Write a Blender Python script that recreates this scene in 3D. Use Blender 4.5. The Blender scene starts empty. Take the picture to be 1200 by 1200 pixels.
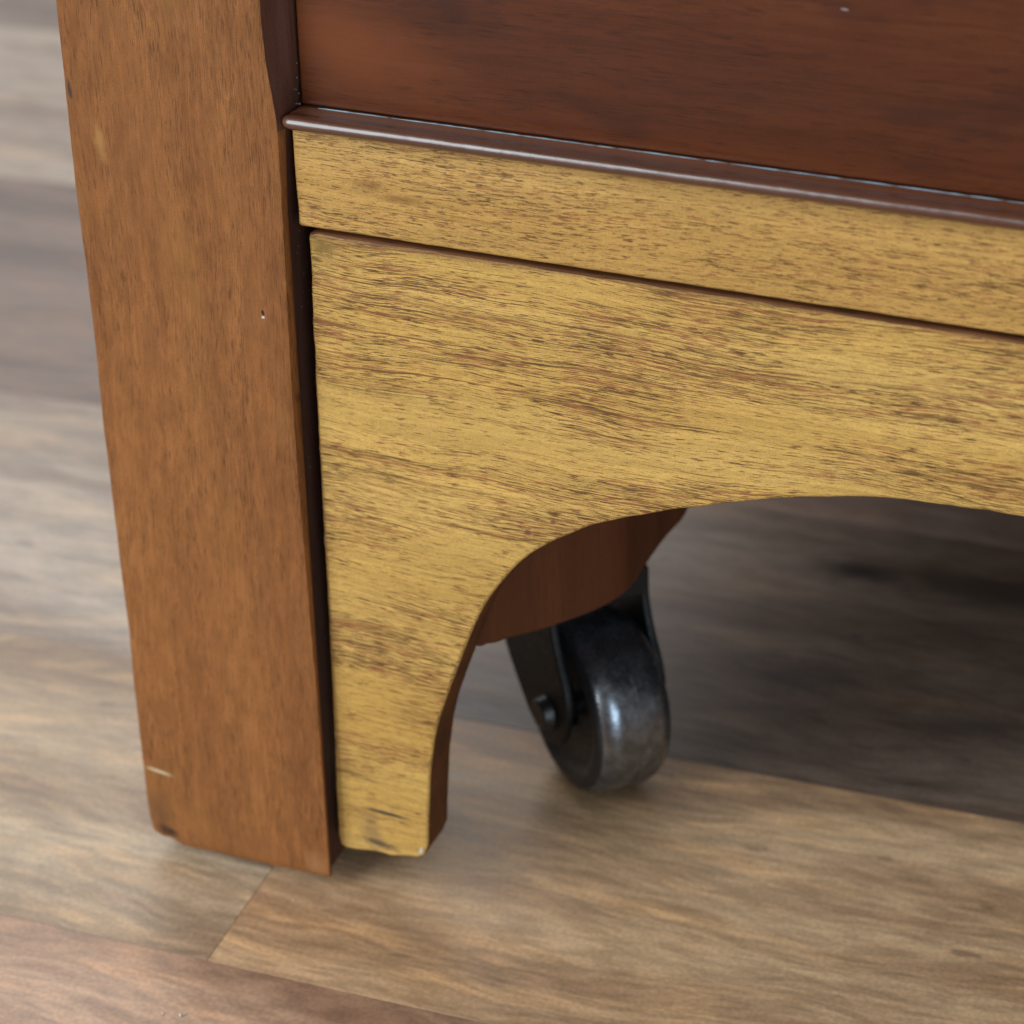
import bpy, bmesh, math, random
from mathutils import Vector, Matrix, noise as mnoise
random.seed(7)
scene = bpy.context.scene
COL = scene.collection
ZF = 0.0045          # the cabinet hangs this far above the floor boards

# ---------------------------------------------------------------- camera
cam_data = bpy.data.cameras.new('camera')
cam = bpy.data.objects.new('camera', cam_data); COL.objects.link(cam)
scene.camera = cam
PITCH, YAW, ROLL = map(math.radians, (29.382, 23.128, 1.0886))
fw = Vector((-math.sin(YAW)*math.cos(PITCH), math.cos(YAW)*math.cos(PITCH), -math.sin(PITCH)))
rt = Vector((math.cos(YAW), math.sin(YAW), 0)); dn = fw.cross(rt)
cr, sr = math.cos(ROLL), math.sin(ROLL)
rt, dn = cr*rt + sr*dn, -sr*rt + cr*dn
CAM = Vector((0.21823, -0.40370, 0.35019 + ZF))
m = Matrix((rt, -dn, -fw)).transposed().to_4x4(); m.translation = CAM
cam.matrix_world = m
cam_data.sensor_width = 36; cam_data.lens = 2978.07/1200*36
cam_data.clip_start = 0.01; cam_data.clip_end = 50
cam_data.dof.use_dof = True
cam_data.dof.focus_distance = 0.49
cam_data.dof.aperture_fstop = 17
scene.render.resolution_x = scene.render.resolution_y = 1024

# ---------------------------------------------------------------- light
world = bpy.data.worlds.new('World'); scene.world = world; world.use_nodes = True
bg = world.node_tree.nodes['Background']
bg.inputs[0].default_value = (1.0, 0.95, 0.88, 1); bg.inputs[1].default_value = 0.25
def area(name, loc, target, sx, sy, power, col):
    d = bpy.data.lights.new(name, 'AREA'); d.shape = 'RECTANGLE'; d.size = sx; d.size_y = sy
    d.energy = power; d.color = col
    o = bpy.data.objects.new(name, d); COL.objects.link(o); o.location = loc
    o.rotation_euler = (Vector(target)-Vector(loc)).to_track_quat('-Z', 'Y').to_euler()
    return o
area('window_front', (-1.30, -1.65, 1.25), (0.03, 0, 0.08), 1.5, 2.0, 68, (0.86, 0.94, 1.0))
area('window_back', (-1.7, 2.3, 2.0), (-0.2, 0.2, 0), 2.2, 1.6, 42, (0.92, 0.96, 1.0))
area('window_side', (1.55, -1.95, 0.62), (0.03, 0.05, 0.03), 1.1, 1.1, 22, (0.62, 0.82, 1.0))
vs = scene.view_settings
vs.view_transform = 'Standard'; vs.look = 'None'; vs.exposure = 0.14; vs.gamma = 1.0; vs.use_curve_mapping = False
scene.render.engine = 'CYCLES'
cy = scene.cycles
cy.use_adaptive_sampling = True; cy.adaptive_threshold = 0.012; cy.time_limit = 600
cy.max_bounces = 6; cy.diffuse_bounces = 3; cy.glossy_bounces = 3; cy.caustics_reflective = False; cy.caustics_refractive = False

# ---------------------------------------------------------------- node helpers
class NT:
    def __init__(s, name):
        s.mat = bpy.data.materials.new(name); s.mat.use_nodes = True
        s.t = s.mat.node_tree; s.n = s.t.nodes; s.bsdf = s.n['Principled BSDF']
    def link(s, a, b): s.t.links.new(a, b)
    def put(s, sock, v):
        if hasattr(v, 'is_output') or isinstance(v, bpy.types.NodeSocket): s.link(v, sock)
        else: sock.default_value = v
    def math(s, op, a, b=0.0, c=0.0, clamp=False):
        n = s.n.new('ShaderNodeMath'); n.operation = op; n.use_clamp = clamp
        s.put(n.inputs[0], a); s.put(n.inputs[1], b); s.put(n.inputs[2], c); return n.outputs[0]
    def comb(s, x, y, z):
        n = s.n.new('ShaderNodeCombineXYZ')
        for i, v in enumerate((x, y, z)): s.put(n.inputs[i], v)
        return n.outputs[0]
    def sep(s, v):
        n = s.n.new('ShaderNodeSeparateXYZ'); s.link(v, n.inputs[0]); return n.outputs
    def noise(s, vec, scale=1.0, detail=2.0, rough=0.5, dist=0.0):
        n = s.n.new('ShaderNodeTexNoise'); n.noise_dimensions = '3D'
        s.link(vec, n.inputs['Vector']); n.inputs['Scale'].default_value = scale
        n.inputs['Detail'].default_value = detail; n.inputs['Roughness'].default_value = rough
        n.inputs['Distortion'].default_value = dist
        return n.outputs[0]
    def smooth(s, v, lo, hi, a=0.0, b=1.0):
        n = s.n.new('ShaderNodeMapRange'); n.interpolation_type = 'SMOOTHSTEP'
        s.put(n.inputs[0], v)
        for i, q in zip((1, 2, 3, 4), (lo, hi, a, b)): s.put(n.inputs[i], q)
        return n.outputs[0]
    def mix(s, fac, a, b, mode='MIX'):
        n = s.n.new('ShaderNodeMix'); n.data_type = 'RGBA'; n.blend_type = mode
        s.put(n.inputs[0], fac)
        s.put(n.inputs[6], a if not isinstance(a, tuple) else (*a[:3], 1))
        s.put(n.inputs[7], b if not isinstance(b, tuple) else (*b[:3], 1))
        return n.outputs[2]
    def bump(s, h, strength, dist):
        n = s.n.new('ShaderNodeBump'); n.inputs['Strength'].default_value = strength
        n.inputs['Distance'].default_value = dist; s.link(h, n.inputs['Height']); return n.outputs[0]
    def objco(s):
        return s.n.new('ShaderNodeTexCoord').outputs['Object']

def spot(T, co, cx, cz, hl, hw, ang=0.0, soft=0.5, wob=0.35, yc=None):
    """mask of a mark with a shape of its own, centred at (cx, cz) on a front face"""
    x, y, z = T.sep(co)
    a, b = math.cos(ang), math.sin(ang)
    dx = T.math('SUBTRACT', x, cx); dz = T.math('SUBTRACT', z, cz)
    u = T.math('DIVIDE', T.math('ADD', T.math('MULTIPLY', dx, a), T.math('MULTIPLY', dz, b)), hl)
    v = T.math('DIVIDE', T.math('SUBTRACT', T.math('MULTIPLY', dz, a), T.math('MULTIPLY', dx, b)), hw)
    r = T.math('SQRT', T.math('ADD', T.math('MULTIPLY', u, u), T.math('MULTIPLY', v, v)))
    n = T.noise(co, 1.3/max(hw, 0.0004), 3, 0.6)
    r = T.math('ADD', r, T.math('MULTIPLY', T.math('SUBTRACT', n, 0.5), wob*2))
    return T.smooth(r, 1-soft, 1+soft*0.4, 1.0, 0.0)

def wood(name, light, dark, pore, axis='x', seed=0.0, warp=0.004, band=(5, 130), streak=(28, 900),
         pores=(110, 2300, .58, .66), pore_amt=.75, long_amt=.5, patch=.5, rough=.38, coat=.25, marks=(),
         fine=(.85, 1.1), mottle=0.0, bumps=.25, hair=0.0, blotch=None, spec=.4):
    T = NT(name); co = T.objco(); x, y, z = T.sep(co)
    g, c, e = {'x': (x, z, y), 'z': (z, x, y)}[axis]
    g = T.math('ADD', g, seed)
    wv = T.comb(T.math('MULTIPLY', g, 9.0), T.math('MULTIPLY', c, 22.0), T.math('MULTIPLY', e, 22.0))
    w1 = T.math('MULTIPLY', T.math('SUBTRACT', T.noise(wv, 1, 2, .55), .5), warp*2)
    wv2 = T.comb(T.math('MULTIPLY', g, 60.0), T.math('MULTIPLY', c, 90.0), T.math('MULTIPLY', e, 90.0))
    w2 = T.math('MULTIPLY', T.math('SUBTRACT', T.noise(wv2, 1, 1, .5), .5), warp*.28)
    c = T.math('ADD', T.math('ADD', c, w1), w2)
    def st(a, b, off=0.0, detail=2, r=.5):
        return T.noise(T.comb(T.math('MULTIPLY', T.math('ADD', g, off), a), T.math('MULTIPLY', c, b), T.math('MULTIPLY', e, b)), 1, detail, r)
    col = T.mix(T.smooth(st(*band, 1.3, 3), .3, .7), light, dark)
    # fine fibre streaks
    f = st(*streak, 4.1, 3, .6)
    col = T.mix(1.0, col, T.comb(*[T.smooth(f, .3, .7, fine[0], fine[1])]*3), 'MULTIPLY')
    # density of pores comes in patches and stripes
    pt = T.math('ADD', T.math('MULTIPLY', st(22, 75, 7.7, 2), .6), T.math('MULTIPLY', st(7, 210, 2.2, 2), .4))
    dens = T.smooth(pt, .38, .62, -patch, patch)
    a, b, lo, hi = pores
    p1 = st(a, b, 9.2, 2, .55)
    pm = T.smooth(T.math('ADD', p1, T.math('MULTIPLY', dens, .1)), lo, hi)
    l1 = st(a*.24, b*.66, 3.3, 2, .6)
    lm = T.smooth(T.math('ADD', l1, T.math('MULTIPLY', dens, .09)), lo+.05, hi+.06)
    pm2 = T.math('MAXIMUM', T.math('MULTIPLY', pm, pore_amt), T.math('MULTIPLY', lm, long_amt))
    if hair:                                    # long thin dark lines of figure
        h1 = st(16, 2900, 6.6, 2, .55)
        pm2 = T.math('MAXIMUM', pm2, T.math('MULTIPLY', T.smooth(T.math('ADD', h1, T.math('MULTIPLY', dens, .12)), .625, .69), hair))
    pv = T.noise(T.comb(T.math('MULTIPLY', g, 90.0), T.math('MULTIPLY', c, 700.0), e), 1, 1, .5)
    pcol = T.mix(T.smooth(pv, .4, .62), tuple(q*.62 for q in pore), tuple(min(1, q*k) for q, k in zip(pore, (1.75, 1.6, 1.6))))
    col = T.mix(pm2, col, pcol)
    if mottle:
        mo = T.noise(T.comb(T.math('MULTIPLY', g, 130.0), T.math('MULTIPLY', c, 330.0), T.math('MULTIPLY', e, 330.0)), 1, 3, .6)
        col = T.mix(1.0, col, T.comb(*[T.smooth(mo, .3, .72, 1-mottle, 1+mottle)]*3), 'MULTIPLY')
    sp = T.noise(co, 3600, 1, .5)
    col = T.mix(1.0, col, T.comb(*[T.smooth(sp, .25, .75, .88, 1.12)]*3), 'MULTIPLY')
    if blotch:
        bl = T.noise(T.comb(T.math('MULTIPLY', g, 26.0), T.math('MULTIPLY', c, 60.0), T.math('MULTIPLY', e, 30.0)), 1, 3, .6)
        col = T.mix(T.smooth(bl, .54, .76, 0.0, .75), col, blotch)
    hgt = T.math('SUBTRACT', 1.0, pm2)
    for mk in marks:
        msk = spot(T, co, *mk['at'])
        col = T.mix(T.math('MULTIPLY', msk, mk.get('amt', 1.0)), col, mk['col'])
        if mk.get('dent'): hgt = T.math('SUBTRACT', hgt, T.math('MULTIPLY', msk, mk['dent']))
    T.link(col, T.bsdf.inputs['Base Color'])
    T.put(T.bsdf.inputs['Roughness'], T.smooth(f, .2, .8, rough-.06, rough+.1))
    T.bsdf.inputs['Specular IOR Level'].default_value = spec
    T.bsdf.inputs['Coat Weight'].default_value = coat; T.bsdf.inputs['Coat Roughness'].default_value = .22
    und = T.noise(co, 70, 3, .6)
    T.link(T.bump(und, bumps, .0012), T.bsdf.inputs['Normal'])
    return T.mat

# ---------------------------------------------------------------- materials
PORE = (.085, .040, .016)
M = {}
M['bracket'] = wood('golden_mahogany', (.550, .335, .095), (.49, .283, .071), (.125, .045, .018), seed=.3, warp=.005,
    band=(4, 60), pores=(270, 5200, .545, .612), pore_amt=.92, long_amt=.8, patch=.62, hair=.85, rough=.45, coat=.05, spec=.25,
    marks=[dict(at=(.0128, .0180, .0058, .00048, -.03, .6, .4), col=(.03, .027, .03), dent=1.5),
           dict(at=(.0088, .0120, .0030, .0048, .2, .9, 1.0), col=(.16, .10, .055), amt=.55),
           dict(at=(.0016, .075, .00045, .080, 0, .9, .9), col=(.16, .075, .025), amt=.6),
           dict(at=(.080, .1546, .090, .00055, 0, .9, .9), col=(.15, .07, .025), amt=.6),
           dict(at=(.0110, .0092, .0050, .0010, -.12, .7, .6), col=(.06, .045, .04), amt=.8, dent=1),
           dict(at=(.0206, .0100, .0005, .0009, -.3, .6, .6), col=(.55, .53, .50), amt=.8),
           dict(at=(.0052, .1522, .0030, .0025, 0, .9, .7), col=(.13, .065, .02), amt=.7),
           dict(at=(.030, .1545, .030, .0010, 0, .9, .7), col=(.16, .08, .03), amt=.6),
           dict(at=(.0475, .0965, .0008, .0008, 0, .6, .4), col=(.16, .05, .04), amt=.8),
           dict(at=(.0530, .1000, .0007, .0006, 0, .6, .4), col=(.16, .05, .04), amt=.8)])
M['rail'] = wood('honey_mahogany', (.515, .300, .090), (.455, .250, .068), (.13, .048, .019), seed=1.7, warp=.0025,
    band=(6, 70), pores=(420, 4800, .535, .62), pore_amt=.85, long_amt=.55, patch=.35, rough=.42, coat=.08, spec=.25,
    marks=[dict(at=(.0165, .1672, .0045, .0014, 0, .9, .7), col=(.17, .07, .018), amt=.65),
           dict(at=(.0235, .1652, .0050, .0012, 0, .9, .7), col=(.19, .08, .02), amt=.6)])
M['panel'] = wood('brown_mahogany', (.275, .106, .032), (.225, .083, .025), (.070, .025, .010), axis='z', seed=.9, warp=.004,
    band=(9, 90), streak=(55, 1100), pores=(260, 4200, .545, .65), pore_amt=.55, long_amt=.3, patch=.5, rough=.5, coat=.0, spec=.22,
    mottle=.13, fine=(.90, 1.08), blotch=(.265, .112, .030),
    marks=[dict(at=(-.0425, .0178, .0036, .00055, -.12, .7, .5), col=(.52, .40, .24), dent=1),
           dict(at=(-.0072, .1378, .0004, .0007, .2, .6, .4), col=(.02, .012, .008), dent=2),
           dict(at=(-.0072, .1368, .0004, .0003, .2, .6, .4), col=(.6, .55, .5)),
           dict(at=(-.0468, .1795, .0006, .0022, .1, .7, .5), col=(.05, .03, .02), amt=.9, dent=1),
           dict(at=(-.0410, .1690, .0014, .0040, .1, .9, .7), col=(.42, .22, .07), amt=.55),
           dict(at=(-.0415, .0015, .0030, .0014, -.3, .7, .6), col=(.03, .018, .012), amt=.9, dent=1.5),
           dict(at=(-.0432, .0055, .0040, .0060, 0, .9, .7), col=(.12, .055, .025), amt=.5),
           dict(at=(-.0036, .0022, .0030, .0040, 0, .9, .6), col=(.36, .18, .07), amt=.5)])
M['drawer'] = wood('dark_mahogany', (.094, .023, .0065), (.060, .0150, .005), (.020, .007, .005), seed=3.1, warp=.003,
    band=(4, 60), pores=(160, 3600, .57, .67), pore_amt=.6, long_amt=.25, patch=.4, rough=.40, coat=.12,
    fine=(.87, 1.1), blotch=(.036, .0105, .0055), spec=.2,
    marks=[dict(at=(.010, .194, .026, .0095, -.25, .95, .25), col=(.20, .052, .013), amt=.5), dict(at=(.1067, .2106, .0008, .00025, -.1, .6, .4), col=(.30, .28, .28), amt=.6)])  # first mark paints a warm patch of light at the left
M['bead'] = wood('bead_mahogany', (.110, .034, .014), (.070, .022, .010), (.03, .012, .01), seed=5.1, warp=.0015,
    pores=(90, 2000, .6, .7), pore_amt=.5, long_amt=.3, rough=.30, coat=.9, spec=.6, bumps=.45)
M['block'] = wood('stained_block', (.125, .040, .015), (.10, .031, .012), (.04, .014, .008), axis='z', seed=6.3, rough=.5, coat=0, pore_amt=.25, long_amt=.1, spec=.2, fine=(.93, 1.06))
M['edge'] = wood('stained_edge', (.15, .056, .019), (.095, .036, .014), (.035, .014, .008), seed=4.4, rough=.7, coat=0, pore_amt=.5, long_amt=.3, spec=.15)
M['inner'] = wood('inner_stain_shade', (.130, .050, .030), (.090, .034, .020), (.03, .014, .01), axis='z', seed=2.4, rough=.5, coat=.05, pore_amt=.4, long_amt=.2, spec=.3)
M['carcase'] = wood('raw_carcase', (.11, .06, .03), (.08, .04, .02), (.03, .015, .01), seed=8.8, rough=.7, coat=0, pore_amt=.3, long_amt=.2)

def metal(name, base, rough, met, wear=None, amt=.5):
    T = NT(name); co = T.objco()
    n = T.noise(co, 260, 4, .65); n2 = T.noise(co, 900, 3, .6)
    col = T.mix(T.smooth(n, .35, .65), base, tuple(b*.55 for b in base))
    if wear:
        ms = T.math('MULTIPLY', T.smooth(n, .45, .62), amt)
        col = T.mix(ms, col, wear)
    T.link(col, T.bsdf.inputs['Base Color']); T.bsdf.inputs['Metallic'].default_value = met
    T.put(T.bsdf.inputs['Roughness'], T.smooth(n2, .3, .7, rough-.07, rough+.12))
    T.link(T.bump(T.math('ADD', n, T.math('MULTIPLY', n2, .4)), .18, .0006), T.bsdf.inputs['Normal'])
    return T.mat
M['wheel'] = metal('worn_black_wheel', (.014, .013, .014), .38, .0, (.04, .04, .042), .5)
M['tread'] = metal('worn_grey_tread', (.20, .21, .23), .25, .85, (.13, .135, .145), .6)
_b = M['tread'].node_tree.nodes['Principled BSDF']; _b.inputs['Coat Weight'].default_value = .2; _b.inputs['Coat Roughness'].default_value = .14
M['iron'] = metal('dark_iron', (.007, .0065, .0065), .5, .2)
M['bolt'] = metal('dark_bolt', (.05, .045, .045), .35, .7)
M['gap'] = metal('joint_dirt', (.05, .028, .018), .9, 0)
M['bead_glint'] = metal('pale_glint', (.20, .29, .35), .5, 0)
M['dust'] = metal('pale_dust', (.20, .19, .18), .95, 0)
M['grit'] = metal('pale_grit', (.5, .48, .45), .8, 0)

def plank_material(name='laminate_plank', marks=()):
    T = NT(name); co = T.objco(); x, y, z = T.sep(co)
    oi = T.n.new('ShaderNodeObjectInfo')
    off = T.math('MULTIPLY', oi.outputs['Random'], 37.0)
    g = T.math('ADD', x, off)
    wv = T.comb(T.math('MULTIPLY', g, 5.5), T.math('MULTIPLY', y, 13.0), off)
    w = T.math('MULTIPLY', T.math('SUBTRACT', T.noise(wv, 1, 3, .5), .5), .034)
    wv2 = T.comb(T.math('MULTIPLY', g, 22.0), T.math('MULTIPLY', y, 50.0), off)
    w2 = T.math('MULTIPLY', T.math('SUBTRACT', T.noise(wv2, 1, 2, .5), .5), .009)
    c = T.math('ADD', T.math('ADD', y, w), w2)
    def st(a, b, o, d=3, r=.55):
        return T.noise(T.comb(T.math('MULTIPLY', g, a), T.math('MULTIPLY', c, b), T.math('ADD', off, o)), 1, d, r)
    base = oi.outputs['Color']
    b1 = st(6.0, 38, 1.0); b2 = st(22, 130, 2.0, 4); b3 = st(90, 480, 3.0); b4 = T.noise(co, 900, 3, .7)
    col = T.mix(T.smooth(b1, .36, .66, 0.0, .75), base, T.mix(1.0, base, (.48, .40, .36), 'MULTIPLY'))
    col = T.mix(T.smooth(b2, .50, .72, 0.0, .6), col, T.mix(1.0, base, (1.25, 1.10, .92), 'MULTIPLY'))
    col = T.mix(T.smooth(b2, .48, .26, 0.0, .55), col, T.mix(1.0, base, (.46, .38, .36), 'MULTIPLY'))
    col = T.mix(1.0, col, T.comb(*[T.smooth(b3, .3, .7, .80, 1.20)]*3), 'MULTIPLY')
    col = T.mix(1.0, col, T.comb(*[T.smooth(b4, .3, .7, .86, 1.14)]*3), 'MULTIPLY')
    # scattered small dark flecks and pale nicks of the print
    fl = T.noise(T.comb(T.math('MULTIPLY', g, 70.0), T.math('MULTIPLY', c, 200.0), off), 1, 2, .5)
    col = T.mix(T.smooth(fl, .69, .76, 0.0, .55), col, T.mix(1.0, base, (.25, .24, .27), 'MULTIPLY'))
    flat = T.comb(x, 0.0, T.math('ADD', y, w2))
    for mk, c_, am in marks: col = T.mix(T.math('MULTIPLY', spot(T, flat, *mk), am), col, c_)
    T.link(col, T.bsdf.inputs['Base Color'])
    T.put(T.bsdf.inputs['Roughness'], T.smooth(b3, .2, .8, .40, .52))
    T.bsdf.inputs['Specular IOR Level'].default_value = .32
    T.link(T.bump(T.math('ADD', b3, T.math('MULTIPLY', b4, .5)), .12, .0006), T.bsdf.inputs['Normal'])
    return T.mat
M['plank'] = plank_material()

# ---------------------------------------------------------------- mesh helpers
def link(name, bm, mat, parent=None, smooth=False, bevel=None, seg=2, angle=35):
    bmesh.ops.recalc_face_normals(bm, faces=bm.faces)
    me = bpy.data.meshes.new(name); bm.to_mesh(me); bm.free()
    me.materials.append(M[mat])
    o = bpy.data.objects.new(name, me); COL.objects.link(o)
    if parent: o.parent = parent
    if smooth:
        me.polygons.foreach_set('use_smooth', [True]*len(me.polygons))
        me.set_sharp_from_angle(angle=math.radians(angle))
    if bevel:
        b = o.modifiers.new('edge', 'BEVEL'); b.width = bevel; b.segments = seg; b.limit_method = 'ANGLE'
        b.angle_limit = math.radians(40)
        me.polygons.foreach_set('use_smooth', [True]*len(me.polygons)); b.harden_normals = True
    return o
def box(bm, a, b, mat=None):
    vs = [bm.verts.new((x, y, z)) for x in (a[0], b[0]) for y in (a[1], b[1]) for z in (a[2], b[2])]
    for f in ((0,1,3,2), (4,6,7,5), (0,4,5,1), (2,3,7,6), (0,2,6,4), (1,5,7,3)): bm.faces.new([vs[i] for i in f])
    if mat:
        for v in vs: v.co = mat @ v.co
    return vs
def loft(bm, rings, caps=True, closed=True):
    R = [[bm.verts.new(p) for p in r] for r in rings]
    n = len(R[0])
    for a, b in zip(R, R[1:]):
        for i in range(n if closed else n-1):
            j = (i+1) % n; bm.faces.new((a[i], a[j], b[j], b[i]))
    if caps: bm.faces.new(R[0]); bm.faces.new(R[-1][::-1])
    return R
def cyl(bm, p, q, r0, r1=None, n=24):
    r1 = r0 if r1 is None else r1
    p, q = Vector(p), Vector(q); d = (q-p).normalized(); u = d.orthogonal().normalized(); v = d.cross(u)
    return loft(bm, [[c + r*(math.cos(2*math.pi*i/n)*u + math.sin(2*math.pi*i/n)*v) for i in range(n)] for c, r in ((p, r0), (q, r1))])
def resample(pts, step):
    out = []
    for a, b in zip(pts, pts[1:]):
        a, b = Vector(a), Vector(b); k = max(1, int((b-a).length/step))
        out += [a + (b-a)*(i/k) for i in range(k)]
    return out + [Vector(pts[-1])]
def catmull(pts, k=6):
    P = [Vector(p) for p in pts]; P = [2*P[0]-P[1]] + P + [2*P[-1]-P[-2]]; out = []
    for i in range(1, len(P)-2):
        for j in range(k):
            t = j/k; a, b, c, d = P[i-1:i+3]
            out.append(.5*((2*b) + (c-a)*t + (2*a-5*b+4*c-d)*t*t + (3*b-a-3*c+d)*t**3))
    return out + [P[-2]]
def plate(bm, outline, y0, thick, r, back_r=None, wear=0.0, seg=4):
    """outline (x, z) extruded back from y0 with rounded, slightly worn front and back edges"""
    n = len(outline); O = [Vector(p) for p in outline]
    area2 = sum(O[i].x*O[(i+1) % n].y - O[(i+1) % n].x*O[i].y for i in range(n))
    if area2 < 0: O.reverse()
    N = []
    for i in range(n):
        t1 = (O[i]-O[i-1]).normalized(); t2 = (O[(i+1) % n]-O[i]).normalized()
        n1 = Vector((-t1.y, t1.x)); n2 = Vector((-t2.y, t2.x)); s = n1+n2
        k = s.dot(s)/2
        N.append(s/max(k, .5))
    br = r if back_r is None else back_r
    W = [1 + wear*(mnoise.noise(Vector((p.x*160, p.y*160, 3)))+.6*mnoise.noise(Vector((p.x*520, p.y*520, 7)))) for p in O]
    rings = []
    for k in range(seg+1):
        a = math.pi/2*k/seg
        rings.append([Vector((p.x+nn.x*r*w*(1-math.sin(a)), y0+r*w*(1-math.cos(a)), p.y+nn.y*r*w*(1-math.sin(a)))) for p, nn, w in zip(O, N, W)])
    for k in range(seg+1):
        a = math.pi/2*k/seg
        rings.append([Vector((p.x+nn.x*br*(1-math.cos(a)), y0+thick-br*(1-math.sin(a)), p.y+nn.y*br*(1-math.cos(a)))) for p, nn in zip(O, N)])
    loft(bm, rings)
def prop(o, label=None, cat=None, group=None, kind=None):
    if label: o['label'] = label
    if cat: o['category'] = cat
    if group: o['group'] = group
    if kind: o['kind'] = kind

# ---------------------------------------------------------------- floor
FA = math.radians(3.0)
bm = bmesh.new(); box(bm, (-3.2, -1.6, -.02), (3.2, 3.6, -.0082))
floor = link('floor', bm, 'gap'); prop(floor, kind='structure')
rows = [-.27, -.150, -.0305, .0745, .2005, .3600, .5150, .66, .80, .94]
while rows[-1] < 3.0: rows.append(rows[-1]+.14)
while rows[0] > -1.2: rows.insert(0, rows[0]-.12)
i0 = rows.index(-.0305)
tones = [(.30, .215, .155), (.34, .27, .19), (.25, .19, .15), (.31, .25, .20), (.28, .22, .17)]
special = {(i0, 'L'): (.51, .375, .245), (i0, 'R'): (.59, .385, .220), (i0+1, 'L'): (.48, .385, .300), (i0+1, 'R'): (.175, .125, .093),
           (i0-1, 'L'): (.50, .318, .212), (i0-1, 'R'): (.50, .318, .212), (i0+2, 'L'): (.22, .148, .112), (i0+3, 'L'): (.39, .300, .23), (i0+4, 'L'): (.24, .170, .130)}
cuts = {i0: -.0165, i0+1: -.0600, i0-1: .62, i0+2: .18, i0+3: .35, i0+4: -.02}
rng = random.Random(11)
rotf = Matrix.Rotation(FA, 4, 'Z')
G = .00003
for i in range(len(rows)-1):
    y0, y1 = rows[i], rows[i+1]
    near = -2 < i-i0 < 9
    cut = cuts.get(i, rng.uniform(-.5, .5))
    L = 1.22
    xs = [cut-2*L, cut-L, cut, cut+L, cut+2*L]
    for a, b in zip(xs, xs[1:]):
        side = 'L' if abs(b-cut) < 1e-6 else ('R' if abs(a-cut) < 1e-6 else None)
        bm = bmesh.new()
        box(bm, (-(b-a)/2+G, -(y1-y0)/2+G, -.008), ((b-a)/2-G, (y1-y0)/2-G, 0))
        o = link('plank', bm, 'plank', floor, bevel=.00012, seg=1)
        c = special.get((i, side)) or rng.choice(tones)
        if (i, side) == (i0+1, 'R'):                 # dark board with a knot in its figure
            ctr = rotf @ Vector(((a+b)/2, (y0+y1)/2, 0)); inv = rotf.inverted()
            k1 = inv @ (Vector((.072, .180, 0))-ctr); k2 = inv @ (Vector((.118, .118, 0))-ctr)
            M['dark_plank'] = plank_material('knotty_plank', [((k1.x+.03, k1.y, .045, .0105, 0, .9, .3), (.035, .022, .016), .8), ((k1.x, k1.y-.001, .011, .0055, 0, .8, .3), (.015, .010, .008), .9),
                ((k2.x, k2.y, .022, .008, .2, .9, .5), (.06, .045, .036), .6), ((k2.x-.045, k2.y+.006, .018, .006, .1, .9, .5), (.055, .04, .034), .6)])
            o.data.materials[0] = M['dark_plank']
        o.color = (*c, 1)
        o.location = rotf @ Vector(((a+b)/2, (y0+y1)/2, 0)); o.rotation_euler = (0, 0, FA)

# ---------------------------------------------------------------- cabinet
cab = bpy.data.objects.new('wooden_cabinet', None); COL.objects.link(cab); cab.location = (0, 0, ZF)
cab.empty_display_size = .05
prop(cab, 'lower corner of a mahogany cabinet with golden bracket foot, brown side stile and small caster', 'cabinet')
WID = .62; TOP = .46; DEP = .40

def interp(tab, v):
    if v <= tab[0][0]: return tab[0][1]
    for (a, p), (b, q) in zip(tab, tab[1:]):
        if v <= b: return p+(q-p)*(v-a)/(b-a)
    return tab[-1][1]
def nz(x, y, s): return mnoise.noise(Vector((x*s, y*s, 1.7)))

# side stile, full depth, with the stopped chamfer on its inner front edge
EDGE = [(-.004, -.0003), (.011, -.0003), (.0295, -.0004), (.0517, -.0006), (.0688, -.0010), (.0854, -.0013), (.1015, -.0016), (.1172, -.0017),
    (.1325, -.0016), (.1456, -.0014), (.1583, -.0012), (.1689, -.0011), (.1760, -.0011), (.1800, -.0013), (.1840, -.0018), (.1880, -.0024), (.1920, -.0028), (.1965, -.0030), (.2023, -.0031), (.5, -.0033)]
LEFT = [(-.004, -.0455), (.0000, -.0461), (.003, -.0467), (.0105, -.0470), (.022, -.0472), (.043, -.0473), (.0542, -.0468), (.067, -.0474), (.078, -.0476),
    (.0966, -.0480), (.1047, -.0482), (.1207, -.0479), (.1305, -.0478), (.142, -.0481), (.155, -.0487), (.166, -.0487), (.1853, -.0484), (.1973, -.0484), (.5, -.0490)]
SD = .050
SIDE = [(-.01, -.0020), (.12, -.0026), (.160, -.0024), (.176, -.0010), (.186, -.0002), (.5, -.0002)]
BOT = [(-.0475, .0030), (-.0466, .0015), (-.0455, -.0002), (-.0425, -.0010), (-.0408, -.0006), (-.0394, -.0019), (-.0323, -.0019), (-.0191, -.0016), (-.0093, -.0012), (-.0039, -.0010), (0, -.0006)]
zs = [-.002 + .0015*i for i in range(142)] + [.22, .26, .32, .40, TOP]
rings = []
NX = 30
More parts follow.
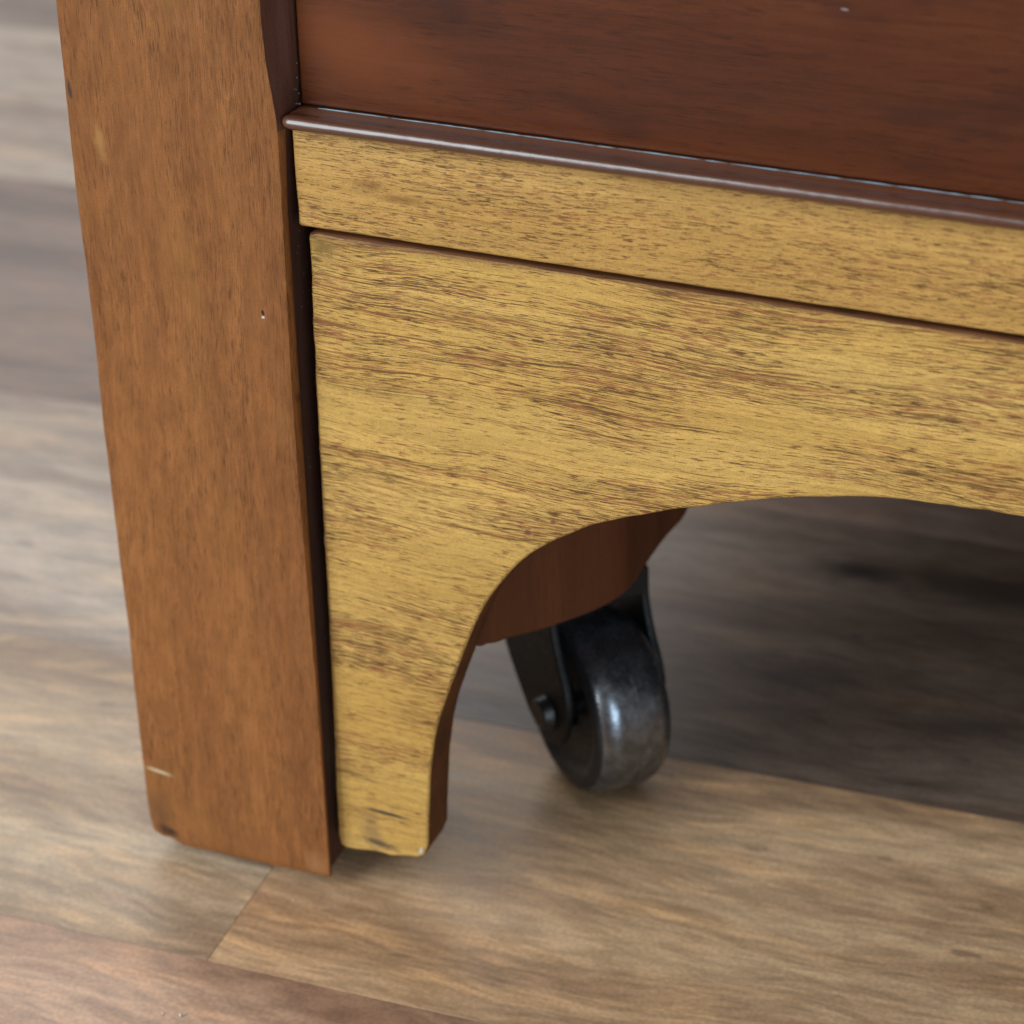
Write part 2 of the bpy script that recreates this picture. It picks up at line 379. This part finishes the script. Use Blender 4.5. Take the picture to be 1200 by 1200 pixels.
for k, z in enumerate(zs):
    xl = .55*interp(LEFT, z) + .45*(-.0468-.0016*min(1, max(0, z)/.2)) + .00010*nz(z, 0, 240); xr = interp(EDGE, z) + .00012*nz(z, 5, 300)
    ch = -xr; sx = interp(SIDE, z); dd = .0004*min(1, ch/.002)      # chamfer width and side plane at this height
    ring = []
    dy = lambda x: .00012*nz(x, z, 45)
    for (ddx, ddy) in ((0, .0016), (.0002, .0008), (.0008, .0002)): ring.append((xl+ddx, ddy))
    for i in range(NX+1):
        x = xl+.0016 + (xr-.0006-xl-.0016)*i/NX; ring.append((x, dy(x)))
    ring += [(xr-.0002, .00012+dy(xr)), (xr+(sx-xr)*.12+dd*.5, .0006+ch*.5), (xr+(sx-xr)*.35+dd, .0014+ch*.9), (xr+(sx-xr)*.75+dd*.4, .0024+ch*1.0), (sx, .0034+ch), (sx, .02), (sx, SD), (xl, SD), (xl, .02)]
    out = []
    for (x, y) in ring:
        zz = z
        if k == 0: zz = max(interp(BOT, x), -.0026) + .00025*nz(x, 2, 420) if y < .004 else 0.0
        elif z < .006:
            b = interp(BOT, x) if y < .004 else 0.0; zz = b + (z+.002)/(.008)*(.006-b)
        if k == 0: y += .0006 if y < .004 else 0
        out.append(Vector((x, y, zz)))
    rings.append(out)
bm = bmesh.new(); loft(bm, rings)
stile = link('side_stile', bm, 'panel', cab, smooth=True, angle=50)
stile.data.materials.append(M['inner'])                  # dark red stain on inner faces, also painting shade into the gap
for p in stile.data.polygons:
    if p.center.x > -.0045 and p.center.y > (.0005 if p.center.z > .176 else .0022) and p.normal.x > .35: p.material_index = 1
prop(stile, 'brown mahogany side stile with worn edges')

# mirrored far stile
bm = bmesh.new(); box(bm, (WID, 0, -.001), (WID+.047, SD, TOP)); link('side_stile', bm, 'panel', cab, bevel=.0015)
for x0 in (-.045, WID+.001):
    bm = bmesh.new(); box(bm, (x0, DEP-SD, -.001), (x0+.043, DEP-.0005, TOP-.0005)); link('rear_stile', bm, 'panel', cab, bevel=.0015)
    bm = bmesh.new(); box(bm, (x0+.006, SD+.0005, .125), (x0+.036, DEP-SD-.0005, TOP-.0005)); link('side_panel', bm, 'panel', cab, bevel=.001)

# bracket foot board
arch = [(.02240, .0118), (.02281, .01914), (.02392, .03306), (.02593, .04465), (.02967, .0564), (.03329, .06679), (.03701, .07600), (.04192, .08417), (.04765, .09122),
    (.05509, .09692), (.06237, .10134), (.07131, .10509), (.08007, .10838), (.09039, .11176), (.10051, .11471), (.10716, .1163), (.11374, .1176), (.12188, .11877), (.12995, .11929), (.13793, .11955), (.147, .1197), (.16, .1198)]
left = [(.0022, .1545), (.0019, .1535), (.0019, .150), (.0014, .1217), (.0012, .092), (.0009, .0497), (.0002, .0090), (.0007, .0062), (.0020, .0054), (.0094, .0065), (.0135, .0064), (.0178, .0074), (.0198, .0078), (.0214, .0090)]
cv = [Vector(p) for p in catmull(arch, 8)]
bl = resample(left, .0012) + cv[0:]
mir = [Vector((WID-p.x, p.y)) for p in reversed(bl)]
ol = bl + mir + resample([(WID-.0040, .1551), (.0040, .1551)], .0025)
o2 = []
for p in ol:
    q = Vector(p); q.x += .00010*nz(q.x, q.y, 330); q.y += .00010*nz(q.x+3, q.y, 330); o2.append(q)
bm = bmesh.new(); plate(bm, o2, .004, .0115, .0008, .0012, wear=.55)
br = link('bracket_foot_board', bm, 'bracket', cab, smooth=True, angle=60)
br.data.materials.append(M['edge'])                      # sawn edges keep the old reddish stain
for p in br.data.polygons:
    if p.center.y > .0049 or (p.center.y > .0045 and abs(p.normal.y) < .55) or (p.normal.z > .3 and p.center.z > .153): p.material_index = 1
prop(br, 'golden bracket foot board with arched cutout')

# rail above it
bm = bmesh.new()
rail_ol = resample([(.0007, .1570), (.0004, .1771), (WID-.0006, .1771), (WID-.0006, .1566), (.0012, .1566)], .003)
rail_ol = [Vector((p.x, p.y+.00008*nz(p.x, p.y, 200))) for p in rail_ol]
plate(bm, rail_ol, .0024, .02, .0007, .0005, wear=.4)
rl = link('rail', bm, 'rail', cab, smooth=True, angle=60); prop(rl, 'honey coloured rail under the bead')

# bead moulding: nose, hollow, back lip
prof = [(.0118, .1774), (.0024, .17715)]
prof += [(.0010 - .0020*math.sin(t), .1787 - .0015*math.cos(t)) for t in [math.pi*i/14 for i in range(2, 14)]]
prof += [(.0020, .1798), (.0030, .1793), (.0040, .1791), (.0050, .1792), (.0057, .1795), (.0062, .1798), (.0066, .17985), (.0118, .1797)]
xs = [-.0004, .0000, .0006, .0016] + [.0016 + .005*i for i in range(1, 122)] + [WID]
rings = []
cyn, czn = .0008, .1790
for k, x in enumerate(xs):
    s = (.10, .55, .85, 1.0)[k] if k < 4 else 1.0
    rings.append([Vector((x, y if y > .0064 else cyn+(y-cyn)*s, czn+(z-czn)*s + .00007*nz(x, y, 260))) for y, z in prof])
bm = bmesh.new(); loft(bm, rings)
bd = link('bead_moulding', bm, 'bead', cab, smooth=True, angle=45); prop(bd, 'dark polished rounded bead moulding')

# drawer front
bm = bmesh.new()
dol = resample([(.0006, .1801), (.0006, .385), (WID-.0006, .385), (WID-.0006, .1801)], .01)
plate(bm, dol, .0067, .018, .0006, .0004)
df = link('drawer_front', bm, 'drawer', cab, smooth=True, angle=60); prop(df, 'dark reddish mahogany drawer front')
bm = bmesh.new(); box(bm, (.0005, .003, .387), (WID-.0005, .03, TOP-.012)); link('upper_rail', bm, 'rail', cab, bevel=.001)
bm = bmesh.new(); box(bm, (-.06, -.015, TOP), (WID+.06, DEP+.01, TOP+.02)); link('top_board', bm, 'drawer', cab, bevel=.003)
bm = bmesh.new(); box(bm, (.0008, .0242, .160), (WID-.0008, DEP-.012, .172)); link('bottom_board', bm, 'carcase', cab)
bm = bmesh.new(); box(bm, (.0008, DEP-.011, .015), (WID-.0008, DEP-.001, TOP-.001)); link('back_board', bm, 'carcase', cab)  # unseen back, carried low to cut light under the cabinet

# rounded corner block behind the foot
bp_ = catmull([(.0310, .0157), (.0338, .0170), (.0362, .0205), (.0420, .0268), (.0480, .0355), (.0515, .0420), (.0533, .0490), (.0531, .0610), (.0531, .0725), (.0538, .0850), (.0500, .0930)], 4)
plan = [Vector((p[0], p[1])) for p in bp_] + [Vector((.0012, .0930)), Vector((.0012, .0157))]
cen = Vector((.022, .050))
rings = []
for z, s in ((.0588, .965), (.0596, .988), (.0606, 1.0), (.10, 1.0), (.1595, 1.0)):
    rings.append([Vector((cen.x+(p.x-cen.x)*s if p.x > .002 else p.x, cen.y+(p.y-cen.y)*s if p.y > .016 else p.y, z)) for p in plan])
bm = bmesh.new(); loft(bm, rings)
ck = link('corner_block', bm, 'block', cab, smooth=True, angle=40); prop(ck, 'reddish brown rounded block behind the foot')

# ---------------------------------------------------------------- caster
WC = Vector((.0394, .0643, .0176)); TH = -2.302
A = Vector((math.cos(TH), math.sin(TH), 0)); Dv = Vector((math.sin(TH), -math.cos(TH), 0)); K = Vector((0, 0, 1))
def cp(d, a, z): return WC + Dv*d + A*a + K*z
HW = .0100; RW = .0220
# fork: two cheeks and a crown, one casting
cheek = catmull([(-.0085, -.0020), (-.0100, .0050), (-.0085, .0110), (-.0045, .0175), (-.0015, .0250), (-.0010, .0325)], 4) + \
        [Vector((.0290, .0325)), Vector((.0292, .0280))] + catmull([(.0285, .022), (.0245, .0080), (.0165, -.0010), (.0090, -.0070), (.0020, -.0088), (-.0045, -.0070), (-.0080, -.0030)], 4)
bm = bmesh.new()
for s in (1, -1):
    loft(bm, [[cp(p.x, s*a, p.y) for p in cheek] for a in (HW+.0009, HW+.0031)])
loft(bm, [[cp(d, a, z) for d, z in ((-.0012, .0255), (-.0010, .0330), (.0100, .0345), (.0292, .0330), (.0292, .0255), (.0150, .0280))] for a in (-HW-.0031, HW+.0031)])
fork = link('caster_fork', bm, 'iron', None, bevel=.0008, seg=2)
bm = bmesh.new(); cyl(bm, cp(.013, 0, .030), cp(.013, 0, .0395), .0085, .0070)
stem = link('caster_stem', bm, 'iron', None, bevel=.0006)
# wheel: rounded tread with a fine seam, recessed hub faces
pr = [(-.0072, .0045), (-.0078, .0050), (-.0078, .0140), (-.0090, .0152), (-.0098, .0165)]
rr = .0058
pr += [(-(HW-rr)-rr*math.cos(t), RW-rr+rr*math.sin(t)) for t in [math.pi/2*i/7 for i in range(1, 8)]]
pr += [(-.0004, RW+.00005), (-.00018, RW-.00025), (.00018, RW-.00025), (.0004, RW+.00005)]
pr += [(-a, r) for a, r in reversed(pr[:12])]
n = 96
bm = bmesh.new()
R = [[bm.verts.new(cp(r*math.cos(2*math.pi*i/n), a, r*math.sin(2*math.pi*i/n))) for i in range(n)] for a, r in pr]
for a, b in zip(R, R[1:]+[R[0]]):
    for i in range(n): bm.faces.new((a[i], a[(i+1) % n], b[(i+1) % n], b[i]))
wheel = link('caster_wheel', bm, 'wheel', None, smooth=True, angle=50)
wheel.data.materials.append(M['tread'])
for p in wheel.data.polygons:
    if (Vector((p.center.x, p.center.y, p.center.z))-WC-A*((p.center-WC).dot(A))).length > .0195: p.material_index = 1
bm = bmesh.new()
cyl(bm, cp(0, -HW-.0050, 0), cp(0, HW+.0042, 0), .0028)
cyl(bm, cp(0, HW+.0031, 0), cp(0, HW+.0058, 0), .0046, .0036)
cyl(bm, cp(0, -HW-.0031, 0), cp(0, -HW-.0058, 0), .0046, .0036)
axle = link('axle_bolt', bm, 'bolt', None, bevel=.0005)
cas = bpy.data.objects.new('caster', None); COL.objects.link(cas); cas.parent = cab
prop(cas, 'small dark caster with black wheel')
bm = bmesh.new(); cyl(bm, cp(.013, 0, .0380), cp(.013, 0, .0412), .0150, .0160, 32)
pl = link('caster_plate', bm, 'iron', None, bevel=.0005)
for o in (fork, stem, wheel, axle, pl): o.parent = cas

# ---------------------------------------------------------------- small dirt that sits in the joints, and a painted highlight
def blob(bm, c, r, rg):
    m_ = bmesh.ops.create_icosphere(bm, subdivisions=1, radius=r, matrix=Matrix.Translation(c))
    for v in m_['verts']: v.co += Vector((rg.uniform(-1, 1), rg.uniform(-1, 1), rg.uniform(-1, 1)))*r*.45
rg = random.Random(5)
# painted highlight line along the back of the bead, broken here and there
bm = bmesh.new()
x = .0045
while x < WID-.01:
    ln = rg.uniform(.004, .022); k = max(3, int(ln/.0015)); ring = []
    for i in range(k+1):
        t = i/k; r0 = .00014*math.sin(math.pi*min(1, max(.02, t)))**.35*rg.uniform(.55, 1.15)
        c = Vector((x+ln*t, .00632, .17988))
        ring.append([c + Vector((0, r0*math.cos(a), r0*1.2*math.sin(a))) for a in [2*math.pi*q/6 for q in range(6)]])
    loft(bm, ring); x += ln + rg.choice((-.0005, .0001, .0020 if x < .03 else -.0003))
glint = link('glint_line', bm, 'bead_glint', cab); prop(glint, 'thin pale bluish painted highlight line behind the bead', kind='stuff')
bm = bmesh.new()
for i in range(16):
    z = rg.uniform(.006, .182)
    blob(bm, Vector((rg.uniform(-.0016, -.0002), rg.uniform(.0042, .0065), z)), rg.uniform(.00005, .00013), rg)
for i in range(12):
    blob(bm, Vector((rg.uniform(-.0004, .0008), .0062, rg.uniform(.1800, .1890) if i > 6 else .1803)), rg.uniform(.00008, .0002), rg)
dj = link('joint_dust', bm, 'dust', cab); prop(dj, 'pale specks of dust caught in the dark joint', kind='stuff')
bm = bmesh.new()
for (x, y, r0) in ((-.0113, -.0495, .00036), (-.0106, -.0489, .00026), (-.0150, -.0505, .00022), (-.0068, -.0060, .00022)):
    blob(bm, Vector((x, y, .0002)), r0, rg)
cr_ = link('dust_crumbs', bm, 'grit'); prop(cr_, 'tiny pale crumbs lying on the floor boards', 'crumbs', kind='stuff')
